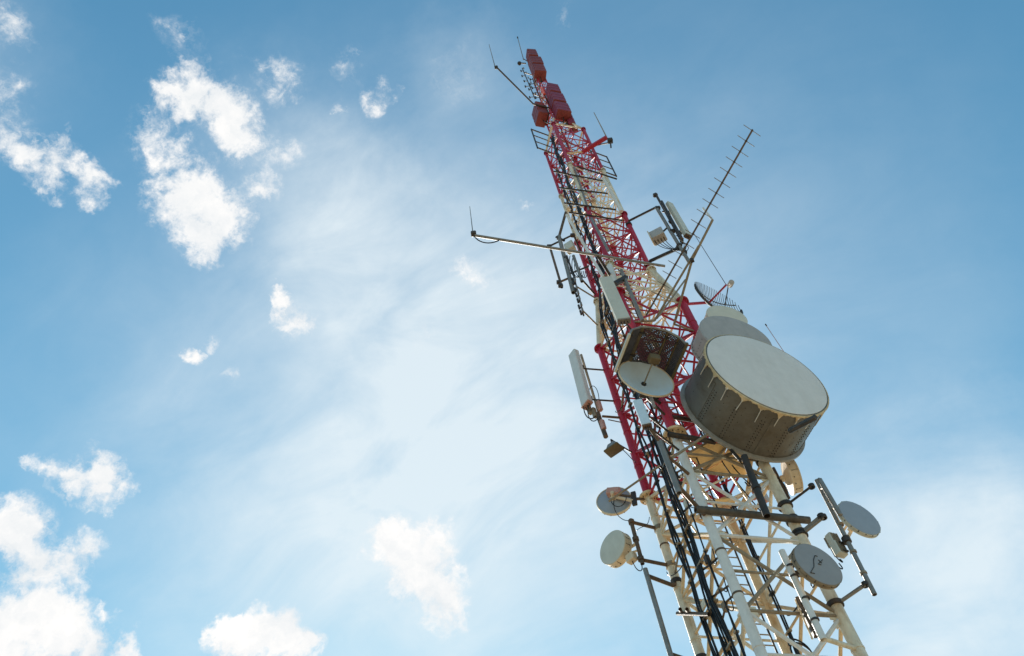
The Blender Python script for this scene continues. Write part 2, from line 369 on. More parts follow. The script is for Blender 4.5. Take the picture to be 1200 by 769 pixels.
# slender mast above the main lattice
def mc(k, z):
    return corner(k, z, .62 if z <= 52 else .42)
msec = [(48.1, 52.0, .62, red), (52.0, 59.5, .42, red), (59.5, 63.6, .30, red2)]
for z0, z1, s, m in msec:
    for k in ORD:
        tower.part('mast_leg', MB().tube([corner(k, z0, s), corner(k, z1, s)], .05, 10), m)
    z = z0; st = 1.1
    while z < z1 - .3:
        ze = min(z+st, z1)
        for i in range(4):
            k, l = ORD[i], ORD[(i+1) % 4]
            brace('mast_brace', corner(k, z, s), corner(l, ze, s), .024, m if (i + int(z*3)) % 3 else ochrec); brace('mast_brace', corner(k, z, s), corner(l, z, s), .024, m)
        z = ze
tp = MB()
for i in range(4):                                          # step from the wide lattice to the mast
    tp.tube([corner(ORD[i], 48.1), corner(ORD[i], 50.4, .62)], .06, 10); tp.tube([corner(ORD[i], 48.15), corner(ORD[(i+1) % 4], 48.15)], .05, 8)
tower.part('mast_step', tp, cream)
# dark service bars across the upper front of the tower
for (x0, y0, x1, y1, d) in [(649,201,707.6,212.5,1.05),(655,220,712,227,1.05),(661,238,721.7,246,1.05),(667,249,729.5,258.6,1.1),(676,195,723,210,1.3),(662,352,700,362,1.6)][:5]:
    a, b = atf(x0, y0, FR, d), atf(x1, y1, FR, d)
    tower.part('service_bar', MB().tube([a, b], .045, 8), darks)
for (x0, y0, x1, y1, d, r, m) in [(707,209,728,248,1.15,.085,white),(664,252,707,325,1.3,.06,white),(693,256,713,294,1.35,.06,galv),(673,196,690,247,1.0,.05,galv),(683,190,705,250,1.0,.04,white)]:
    a, b = atf(x0, y0, FR, d), atf(x1, y1, FR, d)
    tower.part('conduit', MB().tube([a, b], r, 10), m)
# ochre boards of the inner platform
pl = Thing('work_platform', 'ochre board platform inside the tower, under the big grey drum', 'platform', (.5, 20, 20.3))
def plate(pts, z, t=.05):
    b = MB(); P = [atz(x, y, z) for x, y in pts]; n = len(P)
    b.v = [p for p in P] + [p + UP*t for p in P]; b.f = [tuple(range(n)), tuple(reversed(range(n, 2*n)))] + [(i, n+i, n+(i+1) % n, (i+1) % n) for i in range(n)]
    return b
pl.part('board', plate([(803,533),(828,519),(853,522),(845,541),(826,551)], 20.2), ochre)
pl.part('board', plate([(828,552),(846,542),(855,523),(884,528),(877,556),(855,559)], 20.23), ochre)
pl.part('board', plate([(838,586),(861,585),(862,592),(838,592)], 18.9), ochre)
fb = MB()
for a, b in [((803,533),(828,519)), ((813,548),(855,559)), ((826,551),(853,522))]: fb.tube([atz(*a, 20.14), atz(*b, 20.14)], .035, 8)
pl.part('frame', fb, galvw)
# ladder inside the tower
ld = Thing('ladder', 'narrow rung ladder running up inside the lattice behind the front leg', 'ladder', (0, 19, 11))
lat = V((math.cos(FR), math.sin(FR), 0)); lc = V((-.12, 19.0, 0))
for s_ in (-1, 1): ld.part('rail', MB().tube([lc + lat*.2*s_ + UP*9.5, lc + lat*.2*s_ + UP*47.5], .026, 8), darks)
ru = 0; z = 10.0
while z < 47:
    a = lc + lat*-.2 + UP*z; b = lc + lat*.2 + UP*z; brace('rung', a, b, .017, galvw, ld); z += .30 if z < 30 else .4
# black feeder cables on the left front face
def run(name, label, px, py, d, cols, r, m, z0=9.5, z1=47, jit=.02):
    P = atf(px, py, LF, d); T = Thing(name, label, 'cable bundle', (P.x, P.y, z0)); latl = V((math.cos(LF), math.sin(LF), 0)); nl = nrm(LF)
    rr = random.Random(px)
    for i in range(cols):
        off = (i-(cols-1)/2)*r*2.1; pts = []; z = z0; ph = rr.random()*6
        while z <= z1:
            sh = (1.83 - sz(z))*.72; f_ = 1 if z < 29 else .62
            c = V((P.x, P.y, z)) - nl*sh
            if z > 29: c += latl*.12
            pts.append(c + latl*(off*f_ + jit*math.sin(z*1.3+ph)) + nl*(jit*math.cos(z*1.7+ph*2) + .03*(i % 2))); z += .55
        T.part('cable', MB().tube(pts, r*rr.uniform(.8, 1.05), 7), m)
    z = z0+.5
    while z < z1:
        sh = (1.83 - sz(z))*.72; c = V((P.x, P.y, z)) - nl*(sh-.0) + (latl*.12 if z > 29 else V())
        h = cols*r*1.15*(1 if z < 29 else .65)
        T.part('cable_clamp', MB().prism(c - latl*h, c + latl*h, nl, .05, .11), galvw if rr.random() < .6 else darks); z += 1.25
    return T
run('feeder_cable_bundle', 'thick bundle of black feeder cables climbing left of the grey front leg', 838, 715, 1.47, 6, .032, cable, jit=.05)
run('feeder_cable_bundle', 'thinner black cable bundle just right of the cream left leg', 811, 685, 1.5, 3, .032, cable, z1=44, jit=.04)
run('feeder_cable_bundle', 'pair of thin dark cables between the wide bundle and the front leg', 852, 712, 1.5, 2, .022, cable, z1=30)
run('feeder_cable_bundle', 'loose dark cables hugging the cream back leg inside the tower', 913, 715, -1.0, 3, .028, cable, z1=24)
# internal cable loops
def loops(label, spots, m=cable, r=.018):
    T = Thing('cable_loops', label, 'cables', spots[0][0])
    for a, b, sag in spots:
        a, b = V(a), V(b); T.part('cable', MB().tube(bez(a, a + V((0, 0, -sag)), b + V((.1, .1, -sag)), b), r, 7), m)
loops('slack black jumper cables looping under the ochre boards', [(atz(858,545,19.9), atz(888,575,18.9), .3), (atz(846,540,20.0), atz(893,600,18.2), .5), (atz(868,530,20), atz(873,565,19.4), .6), (atz(862,536,20), atz(900,566,19.3), .2)], r=.02)
loops('black cable coil at the bottom beside the round pole end', [(atf(925,757,FR,1.0), atf(952,769,FR,1.0), -.4), (atf(928,765,FR,1.0), atf(956,775,FR,1.0), -.5), (atf(922,720,FR,.6), atf(938,690,FR,.6), .2)], r=.022)

# ------------------------------------------------------------------ dishes
def axes(az):
    n = nrm(az); return n, V((math.cos(az), math.sin(az), 0)), UP
def drum(label, C, az, R, Ln, face, body, back, name='drum_antenna', rim=.035, nb=28, mount=None, group=None, dome=.03, bolts=True, cat='dish antenna'):
    n, lt, up = axes(az); C = V(C); T = Thing(name, label, cat, C - n*Ln, group)
    T.part('radome', MB().lathe(C, n, [(dome*R*1.0, 0), (dome*R*.92, R*.35), (dome*R*.6, R*.7), (dome*R*.25, R*.92), (0, R*.985), (-.04*R, R*.99)], 72), face)
    sh = T.part('shroud', MB().lathe(C, n, [(-.035*R, R*.955), (-.012, R*.97), (-.012, R+rim*.6), (-.05*R-.02, R+rim*.6), (-.05*R-.02, R), (-Ln*.97, R), (-Ln*.97, R+rim), (-Ln*.97-.05, R+rim), (-Ln-.05, R*.97)], 72, UP), body)
    T.part('reflector_back', MB().lathe(C, n, [(-Ln-.04, R*.975), (-Ln-.10*R, R*.8), (-Ln-.2*R, R*.45), (-Ln-.26*R, R*.2), (-Ln-.26*R, 0)], 48), back)
    T.part('hub', MB().lathe(C - n*(Ln+.22*R), n, [(0, R*.2), (-.12, R*.2), (-.12, R*.11), (-.3, R*.11), (-.3, 0)], 20), body)
    if bolts:
        b = MB()
        for q in range(nb):
            t = 2*PI*q/nb; d = lt*math.cos(t) + up*math.sin(t)
            for dd in (-Ln*.97+.04, ):
                p = C + n*dd + d*(R-.003); b.tube([p, p+d*.022], .016, 6)
            if q % 3 == 0:
                for k in range(5):
                    p = C + n*(-Ln*.2 - Ln*.15*k) + d*(R-.003); b.tube([p, p+d*.014], .012, 6)
        o = T.part('rivets', b, darks, parent=sh); o['kind'] = 'stuff'
    return T, n, lt
# the big drum
C = atf(898.6, 436.9, .70, 3.34); C = aty(898.6, 436.9, 18.0)
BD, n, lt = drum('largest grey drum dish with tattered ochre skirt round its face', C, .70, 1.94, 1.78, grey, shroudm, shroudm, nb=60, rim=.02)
sk = MB(); ns = 360; prev = None
rr = random.Random(3)
for q in range(ns):                                         # ochre radome skirt, scalloped between the springs
    t = 2*PI*q/ns; d = lt*math.cos(t) + UP*math.sin(t)
    ph = (t/(2*PI)*22) % 1; lobe = (math.sin(int(t/(2*PI)*22+.5)*12.9898)*43758.5) % 1
    ln = .035 + (.09+.15*lobe)*abs(2*ph-1)**(3+3*lobe) + .03*rr.random() + .03*math.sin(t*31+2)**2
    i = len(sk.v); sk.v += [C - n*.012 + d*1.945, C - n*.012 + d*1.965, C - n*.03 + d*(1.99+.012*rr.random()), C - n*ln + d*(1.985+.02*rr.random()), C - n*ln + d*1.96]
    if prev is not None:
        for k in range(4): sk.f.append((prev+k, prev+k+1, i+k+1, i+k))
    else: first = i
    prev = i
for k in range(4): sk.f.append((prev+k, prev+k+1, first+k+1, first+k))
BD.part('radome_skirt', sk, mat('torn tan fabric', (.60, .46, .27), .8, var=.25, dirt=(.30, .20, .10), damt=.7, dscale=3))
BD.part('rear_flange', MB().lathe(C, n, [(-1.66, 1.93), (-1.68, 2.05), (-1.76, 2.05), (-1.80, 2.0), (-1.80, 1.8)], 96), mat('grey rim paint', (.30, .29, .27), .5, var=.15, dirt=(.15, .13, .1), damt=.5))
skin = mat('spring steel', (.62, .58, .52), .4, .3)
for q in range(22):
    t = 2*PI*(q)/22; d = lt*math.cos(t) + UP*math.sin(t); p = C + d*1.99; sl = lt*-math.sin(t) + UP*math.cos(t)
    BD.part('tension_spring', MB().tube([p - n*.14, p - n*(.5+.1*rr.random()) + sl*rr.uniform(-.04, .04)], .013, 6), skin)
    BD.part('fabric_eyelet', MB().lathe(p - n*.12 - d*.02, d, [(0, .05), (.02, .05), (.02, 0)], 10), skin)
for k in range(7):                                         # double rivet lines between the shroud panels
    for q in range(2):
        t = -2.75 + k*.42 + q*.05; b_ = MB()
        for j in range(12):
            d = lt*math.cos(t) + UP*math.sin(t); p = C + d*1.94 - n*(.5 + .1*j); b_.tube([p, p + d*.02], .016, 6)
        o_ = BD.part('rivet_row', b_, darks); o_['kind'] = 'stuff'
for t0 in (.0, 1.05, 2.1, 3.15, 4.2, 5.25):                 # riveted seams of the shroud panels
    d = lt*math.cos(t0+.33) + UP*math.sin(t0+.33); p = C + d*1.943; BD.part('seam', MB().prism(p - n*.3, p - n*1.7, d, .09, .018), shroudm)
tt = -.80; d = lt*math.cos(tt) + UP*math.sin(tt)
BD.part('lifting_lug', MB().prism(aty(925,505,17.2), aty(956,489,16.6), nrm(.1), .14, .12, .02), darks)
# big drum mounting frame
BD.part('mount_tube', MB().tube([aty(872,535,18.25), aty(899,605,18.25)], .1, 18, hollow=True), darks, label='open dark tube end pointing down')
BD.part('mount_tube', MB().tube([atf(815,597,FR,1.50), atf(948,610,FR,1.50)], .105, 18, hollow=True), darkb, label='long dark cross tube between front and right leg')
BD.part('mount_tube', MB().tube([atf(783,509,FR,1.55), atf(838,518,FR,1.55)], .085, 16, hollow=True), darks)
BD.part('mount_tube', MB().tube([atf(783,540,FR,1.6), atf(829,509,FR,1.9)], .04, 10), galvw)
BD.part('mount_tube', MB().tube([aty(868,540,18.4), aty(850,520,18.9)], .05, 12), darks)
bk = C - n*2.2
BD.part('mount_bracket', MB().prism(bk - lt*.9, bk + lt*.9, n, .12, .12, .01).prism(bk - UP*.9, bk + UP*.9, n, .12, .12, .01).tube([bk, corner('R', bk.z)], .07).tube([bk-lt*.8, corner('F', bk.z)], .07), darks)
for s_ in (0, 1):
    c = corner('FR'[s_], 17.3); BD.part('clamp', clamp_mb(c, UP, legr[0]['FR'[s_]], .04, .16), darks)
BD.part('clamp', clamp_mb(aty(886,572,18.25), (aty(872,535,18.25)-aty(899,605,18.25)), .1, .03, .12), darks)
# second drum
C2 = aty(862.5, 394.5, 19.3)
SD, n, lt = drum('second grey drum dish, half hidden behind the largest drum', C2, .62, 1.285, .85, grey2, grey2, shroudm, nb=40)
bk = C2 - n*1.2
SD.part('mount_bracket', MB().prism(bk - UP*.8, bk + UP*.8, n, .1, .1).tube([bk, corner('R', bk.z)], .06).tube([bk-UP*.6, corner('R', bk.z-.6)], .05), galvw)
# beige drum above
C3 = aty(852, 371, 19.9)
T, n, lt = drum('small beige drum dish between grid dish and second drum', C3, .55, .76, .45, creamr, creamr, beige, nb=20, rim=.02)
bk = C3 - n*.85
T.part('mount_bracket', MB().tube([bk - UP*.5, bk + UP*.5], .05).tube([bk, corner('R', bk.z)], .05), darks)
# grid dish
def grid_dish():
    C = aty(842, 351, 20.9); az = .93; n, lt, up = axes(az); R = 1.17
    T = Thing('grid_dish_antenna', 'curved wire grid dish with red feed arm above the beige drum', 'grid antenna', C)
    def P(a, b): return C + lt*a + UP*b + n*((a*a+b*b)*.24 - .3)
    hh = lambda a: .78*math.sqrt(max(0, R*R-a*a))
    lower = [(-R*math.cos(PI*i/24), -.78*R*math.sin(PI*i/24)) for i in range(25)]
    T.part('edge_channel', MB().tube([P(a, b) - n*.02 for a, b in lower], .05, 8), darks)
    T.part('edge_channel', MB().tube([P(-R, 0), P(-R*.99, .12), P(-R*.93, .3)], .05, 8), darks)
    for i in range(26):
        a = -R*.97 + 2*R*.97*i/25; h = hh(a)
        T.part('grid_rod', MB().tube([P(a, -h + (2*h+.10)*j/8) for j in range(9)], .013, 6), darks if i % 2 else galv)
    for b in (.35, -.1, -.5):
        w = R*math.sqrt(1-(b/.78/R)**2); T.part('rib', MB().tube([P(-w + 2*w*j/10, b) - n*.03 for j in range(11)], .022, 8), darks)
    f = aty(851, 334, 19.9)
    T.part('feed_arm', MB().tube([P(-.25, 0), f], .04, 10), red); T.part('feed_arm', MB().tube([P(.1, -.75), f + V((.1, 0, 0))], .022, 8), darks)
    fa = (f - C).normalized(); T.part('feed', MB().lathe(f - fa*.02 + V((.12, 0, -.1)), fa, [(0, 0), (0, .11), (.26, .11), (.28, .08), (.28, 0)], 16), grey2)
    T.part('mount_arm', MB().tube([P(-.25, 0), aty(797, 357, 19.7)], .06, 12), red)
    w0 = f + V((0, 0, .02)); T.part('guy_rod', MB().tube([w0, aty(812, 272, w0.y)], .013, 6), darks)
grid_dish()
# central white dish with mesh hood
def hood_dish():
    az = .65; C = atf(757.4, 443, az, 2.2); R = .855; n, lt, up = axes(az)
    T = Thing('hooded_dish_antenna', 'open white dish under a dark mesh hood in front of the red front leg', 'dish antenna', C)
    pr = [(-.26, 0), (-.25, R*.25), (-.19, R*.5), (-.10, R*.75), (-.0, R)]
    T.part('reflector', MB().lathe(C, n, pr + [(-.02, R+.03), (-.05, R+.02)] + [(p[0]-.035, p[1]) for p in reversed(pr)], 64), bluew)
    T.part('rim', MB().lathe(C, n, [(0, R-.005), (.02, R+.03), (-.03, R+.045), (-.04, R+.0)], 64), beige)
    f = C + n*.62
    T.part('feed_rod', MB().tube([C - n*.25, f], .022, 10), galvw); T.part('feed_base', MB().lathe(C-n*.26, n, [(0, .08), (.05, .08), (.05, .03)], 16), darks)
    T.part('feed_box', MB().prism(f - n*.02, f + n*.22, UP, .34, .26, .03), strapm)
    # hood: an arch of wire mesh reaching forward over the dish
    sec = [(-1.12, .22), (-.92, .62), (-.5, .92), (0, 1.0), (.5, .92), (.90, .62), (1.06, .22)]
    pts = []
    for i in range(len(sec)-1):
        for k in range(9): t = k/9; pts.append((sec[i][0]*(1-t)+sec[i+1][0]*t, sec[i][1]*(1-t)+sec[i+1][1]*t))
    pts.append(sec[-1])
    def hp(a, b, d): return C + lt*a*R + UP*b*R + n*d
    b = MB(); nd = 26; hd = 1.34
    for (a, h) in pts:
        for j in range(nd+1): b.v.append(hp(a, h, -.05 + hd*j/nd))
    for i in range(len(pts)-1):
        for j in range(nd): b.f.append((i*(nd+1)+j, (i+1)*(nd+1)+j, (i+1)*(nd+1)+j+1, i*(nd+1)+j+1))
    o = T.part('mesh_hood', b, meshm, smooth=False); md = o.modifiers.new('wires', 'WIREFRAME'); md.thickness = .050; md.use_even_offset = False; md.use_replace = True
    for a, h in (sec[1], (-.42, .94), (.55, .89), sec[5]): 
        T.part('strap', MB().prism(hp(a, h, -.05)-UP*.02, hp(a, h, -.05+hd)-UP*.02, V((0,0,1)), .10, .02), strapm)
        for d in (.25, 1.1): T.part('clip', MB().box(hp(a, h, d)-UP*.05, .17, .05, .05, az), darks)
    for a, h in (sec[0], sec[-1]): T.part('edge_rail', MB().prism(hp(a, h, -.06), hp(a, h, hd), V((0,0,1)), .07, .09), panel if a < 0 else strapm)
    T.part('front_arch', MB().tube([hp(a, h, hd-.05) for a, h in pts], .035, 8), galv); T.part('rear_arch', MB().tube([hp(a, h, -.05) for a, h in pts], .03, 8), darks)
    bk = C - n*.42
    T.part('mount', MB().prism(bk - UP*.35, bk + UP*.35, n, .3, .22, .02).tube([bk, corner('F', bk.z)], .06).tube([bk + UP*.25, corner('F', bk.z+.25)], .05).tube([bk-UP*.3, corner('F', bk.z-.6)], .04), darks)
    T.part('mount_pole', MB().tube([bk - UP*.9 + lt*.2, bk + UP*1.2 + lt*.2], .055, 12), galv)
hood_dish()
def mount(T, a, b, r, m=brown, cl=None):
    T.part('mount_arm', MB().tube([a, b], r, 12), m)
    if cl: T.part('clamp', clamp_mb(b, UP, cl, .035, .12), darks)
# right-hand dishes
def right_dishes():
    # antenna pole on the right leg
    Pt = aty(957, 563, 19.3); Pb = aty(1025, 697, 19.3); 
    T = Thing('antenna_pole', 'long grey pole held off the right leg, carrying a dish and a thin panel', 'pole', Pb)
    T.part('pole', MB().tube([Pt, Pb], .062, 16, hollow=True), galv)
    for (x0, y0, x1, y1) in [(913,571,951,570),(945,612,962,605),(985,700,1014,685),(942,606,965,606)]:
        a = corner('R', 18.6) ; p1 = aty(x1, y1, 19.3); p0 = corner('R', p1.z)
        T.part('standoff_arm', MB().tube([p0, p1], .05 if y0 > 600 else .035, 12), darks if y0 < 590 else galv)
        T.part('clamp', clamp_mb(p0, UP, .172, .04, .12), darks); T.part('clamp', clamp_mb(p1, Pt-Pb, .062, .03, .1), darks)
    for x, y in ((972,588),(1000,647),(985,615),(1012,672)): T.part('clamp', clamp_mb(aty(x, y, 19.3), Pt-Pb, .062, .025, .06), galvw)
    # dish on the pole
    az = .76; C = aty(1007.6, 606.6, 19.5); n, lt, up = axes(az)
    Dd, n, lt = drum('blue-grey round dish at the far right, on the long pole', C, az, .59, .07, bluegrey, panel, beige, nb=18, rim=.015, dome=.02)
    bk = C - n*.22; pm = aty(992, 633, 19.3)
    Dd.part('mount_bracket', MB().prism(bk - UP*.16, bk + UP*.16, n, .5, .12, .01).tube([bk, pm], .045).tube([bk - lt*.2, pm + UP*.25], .03), beige)
    Dd.part('clamp', clamp_mb(pm, Pt-Pb, .062, .05, .16), darks)
    # thin panel beside the pole
    A_ = Thing('panel_antenna', 'thin dark grey panel antenna beside the far right dish', 'panel antenna', aty(985, 602, 19.0), 'panel antennas')
    A_.part('radome', MB().prism(aty(985, 604, 19.0), aty(960, 561, 19.0), nrm(.7), .13, .09, .02), galv)
    A_.part('bracket', MB().tube([aty(966,572,19.0), aty(961,573,19.3)], .025).tube([aty(980,596,19.0), aty(974,596,19.3)], .025), galvw)
    # radio units
    for lab, x, y, w in (('lower pale radio unit box clamped left of the long pole', 983, 644, .3), ('upper pale radio unit box clamped left of the long pole', 976, 634, .24)):
        U = Thing('radio_unit', lab, 'radio unit', aty(x, y, 19.4), 'radio units on the long pole')
        c = aty(x, y, 19.4); U.part('housing', MB().prism(c - UP*.2, c + UP*.2, nrm(.9), w, .2, .02), panel)
        for k in range(5): U.part('fin', MB().prism(c - UP*.17 - lt*(.1-.05*k), c + UP*.17 - lt*(.1-.05*k), nrm(.9), .012, .27), galvw)
        U.part('bracket', MB().tube([c, aty(x+11, y+2, 19.3)], .03), darks)
    loops('short curly cable under the radio boxes on the long pole', [(aty(972,652,19.4), aty(983,660,19.3), .35), (aty(978,650,19.4), aty(984,655,19.4), .2)], r=.016)
    # lower dish on its own stub pole
    az = .75; C = aty(958.9, 660.9, 18.4); n, lt, up = axes(az)
    Dd, n, lt = drum('dark grey dish in front of the right leg, with dark squiggle on its face', C, az, .632, .10, bluegrey2, galvw, beige, nb=18, rim=.015, dome=.02)
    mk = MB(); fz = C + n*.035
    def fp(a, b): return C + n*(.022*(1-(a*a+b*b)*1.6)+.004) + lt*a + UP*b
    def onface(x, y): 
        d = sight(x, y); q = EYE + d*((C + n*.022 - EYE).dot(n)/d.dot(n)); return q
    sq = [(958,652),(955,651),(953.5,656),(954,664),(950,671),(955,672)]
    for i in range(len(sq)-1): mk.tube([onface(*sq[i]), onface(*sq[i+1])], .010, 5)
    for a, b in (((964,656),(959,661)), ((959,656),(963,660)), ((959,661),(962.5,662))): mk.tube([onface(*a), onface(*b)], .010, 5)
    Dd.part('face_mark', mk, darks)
    S0, S1 = aty(916, 646, 18.5), aty(965, 750, 18.5)
    Dd.part('stub_pole', MB().tube([S0, S1], .085, 16, hollow=True), white)
    for x, y in ((926,664),(931,676),(944,702),(955,727)): Dd.part('clamp', clamp_mb(aty(x, y, 18.5), S1-S0, .085, .02, .05), darks)
    Dd.part('support_arm', MB().tube([S1 + (S0-S1).normalized()*.05, corner('R', 13.2)], .062, 14), cream)
    bk = C - n*.3; pm = aty(930, 671, 18.5)
    Dd.part('mount_bracket', MB().tube([bk, pm], .05).prism(bk-UP*.14, bk+UP*.14, n, .36, .12, .01).tube([bk + lt*.15, pm + UP*.3], .03), darks)
    Dd.part('feed_cable', MB().tube(bez(bk, bk - UP*.5, aty(945,700,18.6), aty(952,668,18.7)), .016, 7), cable)
    Q = Thing('panel_antenna', 'narrow brown slab antenna behind the pale stub pole at bottom right', 'panel antenna', aty(959, 748, 18.9), 'panel antennas')
    Q.part('radome', MB().prism(aty(957, 746, 18.9), aty(934, 701, 18.9), nrm(.3), .12, .16, .02), brown)
    Q.part('edge_trim', MB().tube([aty(952,749,18.85), aty(932,703,18.85)], .022, 8), ochrec)
    Q.part('bracket', MB().tube([aty(939,708,18.9), aty(943,704,18.5)], .03).tube([aty(955,742,18.9), aty(962,742,18.5)], .03), darks)
right_dishes()
# small beige drum right behind the big one
C4 = aty(934, 557, 20.8)
T, n, lt = drum('small beige drum dish seen from behind, below the largest drum', C4, 1.75, .52, .26, beige, beige, beige, nb=16, rim=.03)
bk = C4 - n*.55
T.part('mount_pole', MB().tube([bk - UP*.8, bk + UP*.5], .05), darks); mount(T, bk, corner('R', bk.z), .04, darks, .17)
T.part('feed_cable', MB().tube(bez(bk, bk + n*.2 - UP*.5, bk - UP*.8 + lt*.4, bk - UP*.3 + lt*.25), .018, 7), cable)
C5 = aty(894, 577, 21.6)
T, n, lt = drum('tiny pinkish dish far inside, between back leg and right leg', C5, 1.2, .33, .18, grey2, pink, pink, nb=12, rim=.02)
bk = C5 - n*.3; mount(T, bk, corner('B', bk.z), .035, darks)
# left dishes
def left_dishes():
    P0, P1 = aty(739, 609, 19.6), aty(753, 661, 19.6)
    T, n, lt = drum('pale drum dish at lower left facing half left, on the short brown pole', aty(717.4, 641.2, 19.6), -.49, .525, .24, panel, beige, beige, nb=16, rim=.012)
    bk = aty(717.4, 641.2, 19.6) - n*.42
    T.part('pole', MB().tube([P0, P1], .062, 14, hollow=True), brown)
    for x, y in ((740,612),(751,655),(745,632)):
        T.part('clamp', clamp_mb(aty(x, y, 19.6), UP, .062, .035, .12), brown)
    for x, y in ((740,612),(751,656)):
        p = aty(x, y, 19.6); T.part('standoff_arm', MB().tube([p, corner('L', p.z)], .055, 12), brown); T.part('leg_clamp', clamp_mb(corner('L', p.z), UP, .135, .03, .14), galvw)
    T.part('mount_bracket', MB().prism(bk - n*.08, bk + n*.1, UP, .3, .26, .02).tube([bk, aty(746,637,19.6)], .05).tube([bk-UP*.12, aty(748,645,19.6)], .035), beige)
    rb = aty(740, 654, 19.6); T.part('radio_box', MB().prism(rb - UP*.13, rb + UP*.13, n, .3, .22, .02), beige)
    T.part('feed_cable', MB().tube(bez(rb, rb - UP*.6, aty(755,672,19.6), aty(752,662,19.6)), .015, 7), cable)
    T.part('feed_cable', MB().tube(bez(aty(746,622,19.6), aty(752,615,19.6), aty(760,620,19.6), aty(761,606,19.6)), .010, 6), cable)
    C = aty(720.1, 589.0, 20.3)
    T, n, lt = drum('upper left drum dish seen from behind with salmon radio box on top', C, .17+PI, .555, .06, grey2, beige, bluegrey, nb=16, rim=.02)
    bk = C - n*.28
    T.part('radio_box', MB().prism(aty(712,578,20.0), aty(727,577,20.0), UP, .3, .24, .02), pink)
    T.part('mount_arm', MB().tube([bk, aty(742,587,20.1)], .055, 12), beige); T.part('mount_arm', MB().tube([bk+UP*.1, aty(742,582,20.1)], .04, 10), brown)
    T.part('mount_plate', MB().prism(aty(744,592,20.1), aty(742,577,20.1), nrm(0), .16, .1, .01), darks)
    T.part('mount_arm', MB().tube([aty(743,585,20.1), corner('L', aty(743,585,20.1).z)], .05, 12), brown)
    T.part('feed_cable', MB().tube(bez(aty(720,583,20.0), aty(716,600,20.0), aty(728,612,20.0), aty(738,610,19.7)), .013, 6), cable)
    T.part('feed_cable', MB().tube(bez(aty(716,580,20.0), aty(712,596,20.0), aty(733,600,20.0), aty(734,582,20.0)), .013, 6), cable)
    # long thin stay bar
    B = Thing('stay_bar', 'long thin brown bar slanting across the red left leg', 'bar', atz(713.5, 587.5, 20.5)); a, b = aty(713.4, 587.6, 19.0), aty(773, 546, 18.6)
    B.part('tube', MB().tube([a, b], .034, 10), galvw); B.part('clamp', MB().tube([b, V((-.98, 18.9, b.z))], .03, 8), darks)
left_dishes()
# empty grey pipe frame at bottom left
T = Thing('pipe_frame', 'empty grey pipe standing off the cream left leg at the bottom', 'antenna mount', aty(789, 778, 19.3))
a, b = aty(756, 667, 19.3), aty(791, 785, 19.3)
T.part('pole', MB().tube([a, b], .072, 14), galv)
for x, y in ((759,675),(786,767)):
    p = aty(x, y, 19.3); q = corner('L', p.z) + V((-.1, -.25, 0)); T.part('standoff_arm', MB().tube([p, q, corner('L', p.z+.25)], .06, 12), brown); T.part('clamp', clamp_mb(corner('L', p.z+.25), UP, .135, .03, .14), darks)
T = Thing('bracket_bar', 'short brown bracket with two round stubs on the cream left leg', 'bracket', atf(812, 719, LF, 1.6))
T.part('bar', MB().tube([atf(794,719,LF,1.6), atf(831,720,LF,1.6)], .055, 12, hollow=True), brown)
for x in (797, 805): T.part('stub', MB().tube([atf(x,714,LF,1.8), atf(x+2,719,LF,1.4)], .05, 12, hollow=True), brown)
T.part('plate', MB().box(atf(824,710,LF,1.5), .35, .06, .2, LF, .01), cream)

# ------------------------------------------------------------------ panel antennas
def panel_ant(label, x0, y0, x1, y1, plane, w, d, az, m, arms=(), capm=None, az_leg='L', ch=.03, grp='panel antennas', clampr=None):
    a, b = plane(x1, y1), plane(x0, y0)                       # bottom, top
    T = Thing('panel_antenna', label, 'panel antenna', a, grp); ax = (b-a).normalized()
    T.part('radome', MB().prism(a, b, nrm(az), w, d, ch), m)
    T.part('bottom_cap', MB().prism(a - ax*.06, a - ax*.004, nrm(az), w*1.02, d*1.03, .01), capm or brown)
    for k in range(3):
        c = a - ax*.05 + V((math.cos(az), math.sin(az), 0))*(-.3+.3*k)*w*.8; T.part('connector', MB().tube([c, c - ax*.12], .022, 8), darks)
    bk = - nrm(az)*(d/2+.05)
    for (pos, leg) in arms:
        p = a + (b-a)*pos; T.part('bracket', MB().prism(p + bk - UP*.07, p + bk + UP*.07, nrm(az), w*.7, .1, .01), darks)
        q = corner(leg, p.z) if isinstance(leg, str) else leg
        T.part('arm', MB().tube([p + bk, q], .035, 10), darks)
    return T
pa = panel_ant('long light grey panel antenna left of the red leg flange', 672, 414, 688, 474, lambda x, y: aty(x, y, 19.6), .42, .24, -.62, panelw, [(.72, 'L'), (.12, 'L')], pink)
pp0, pp1 = aty(681, 416, 19.9), aty(706, 498, 19.9)
pa.part('pole', MB().tube([pp0, pp1], .05, 12), galvw)
for x, y, m in ((704,476,pink),(698,484,galvw),(708,498,pink),(692,480,galvw)): pa.part('radio_unit', MB().prism(aty(x, y+5, 19.8), aty(x-3, y-5, 19.8), nrm(-.6), .15, .15, .02), m)
pa.part('jumper', MB().tube(bez(aty(690,458,19.7), aty(694,446,19.7), aty(702,455,19.7), aty(702,470,19.8)), .013, 6), cable)
pa.part('jumper', MB().tube(bez(aty(684,476,19.6), aty(684,492,19.6), aty(696,495,19.6), aty(699,485,19.8)), .022, 6), cable)
pa.part('jumper', MB().tube(bez(aty(690,475,19.6), aty(686,488,19.6), aty(694,500,19.6), aty(701,490,19.8)), .018, 6), cable)
pa.part('pole_tail', MB().tube([aty(700,485,19.85), aty(710,512,19.85)], .085, 12), brown)
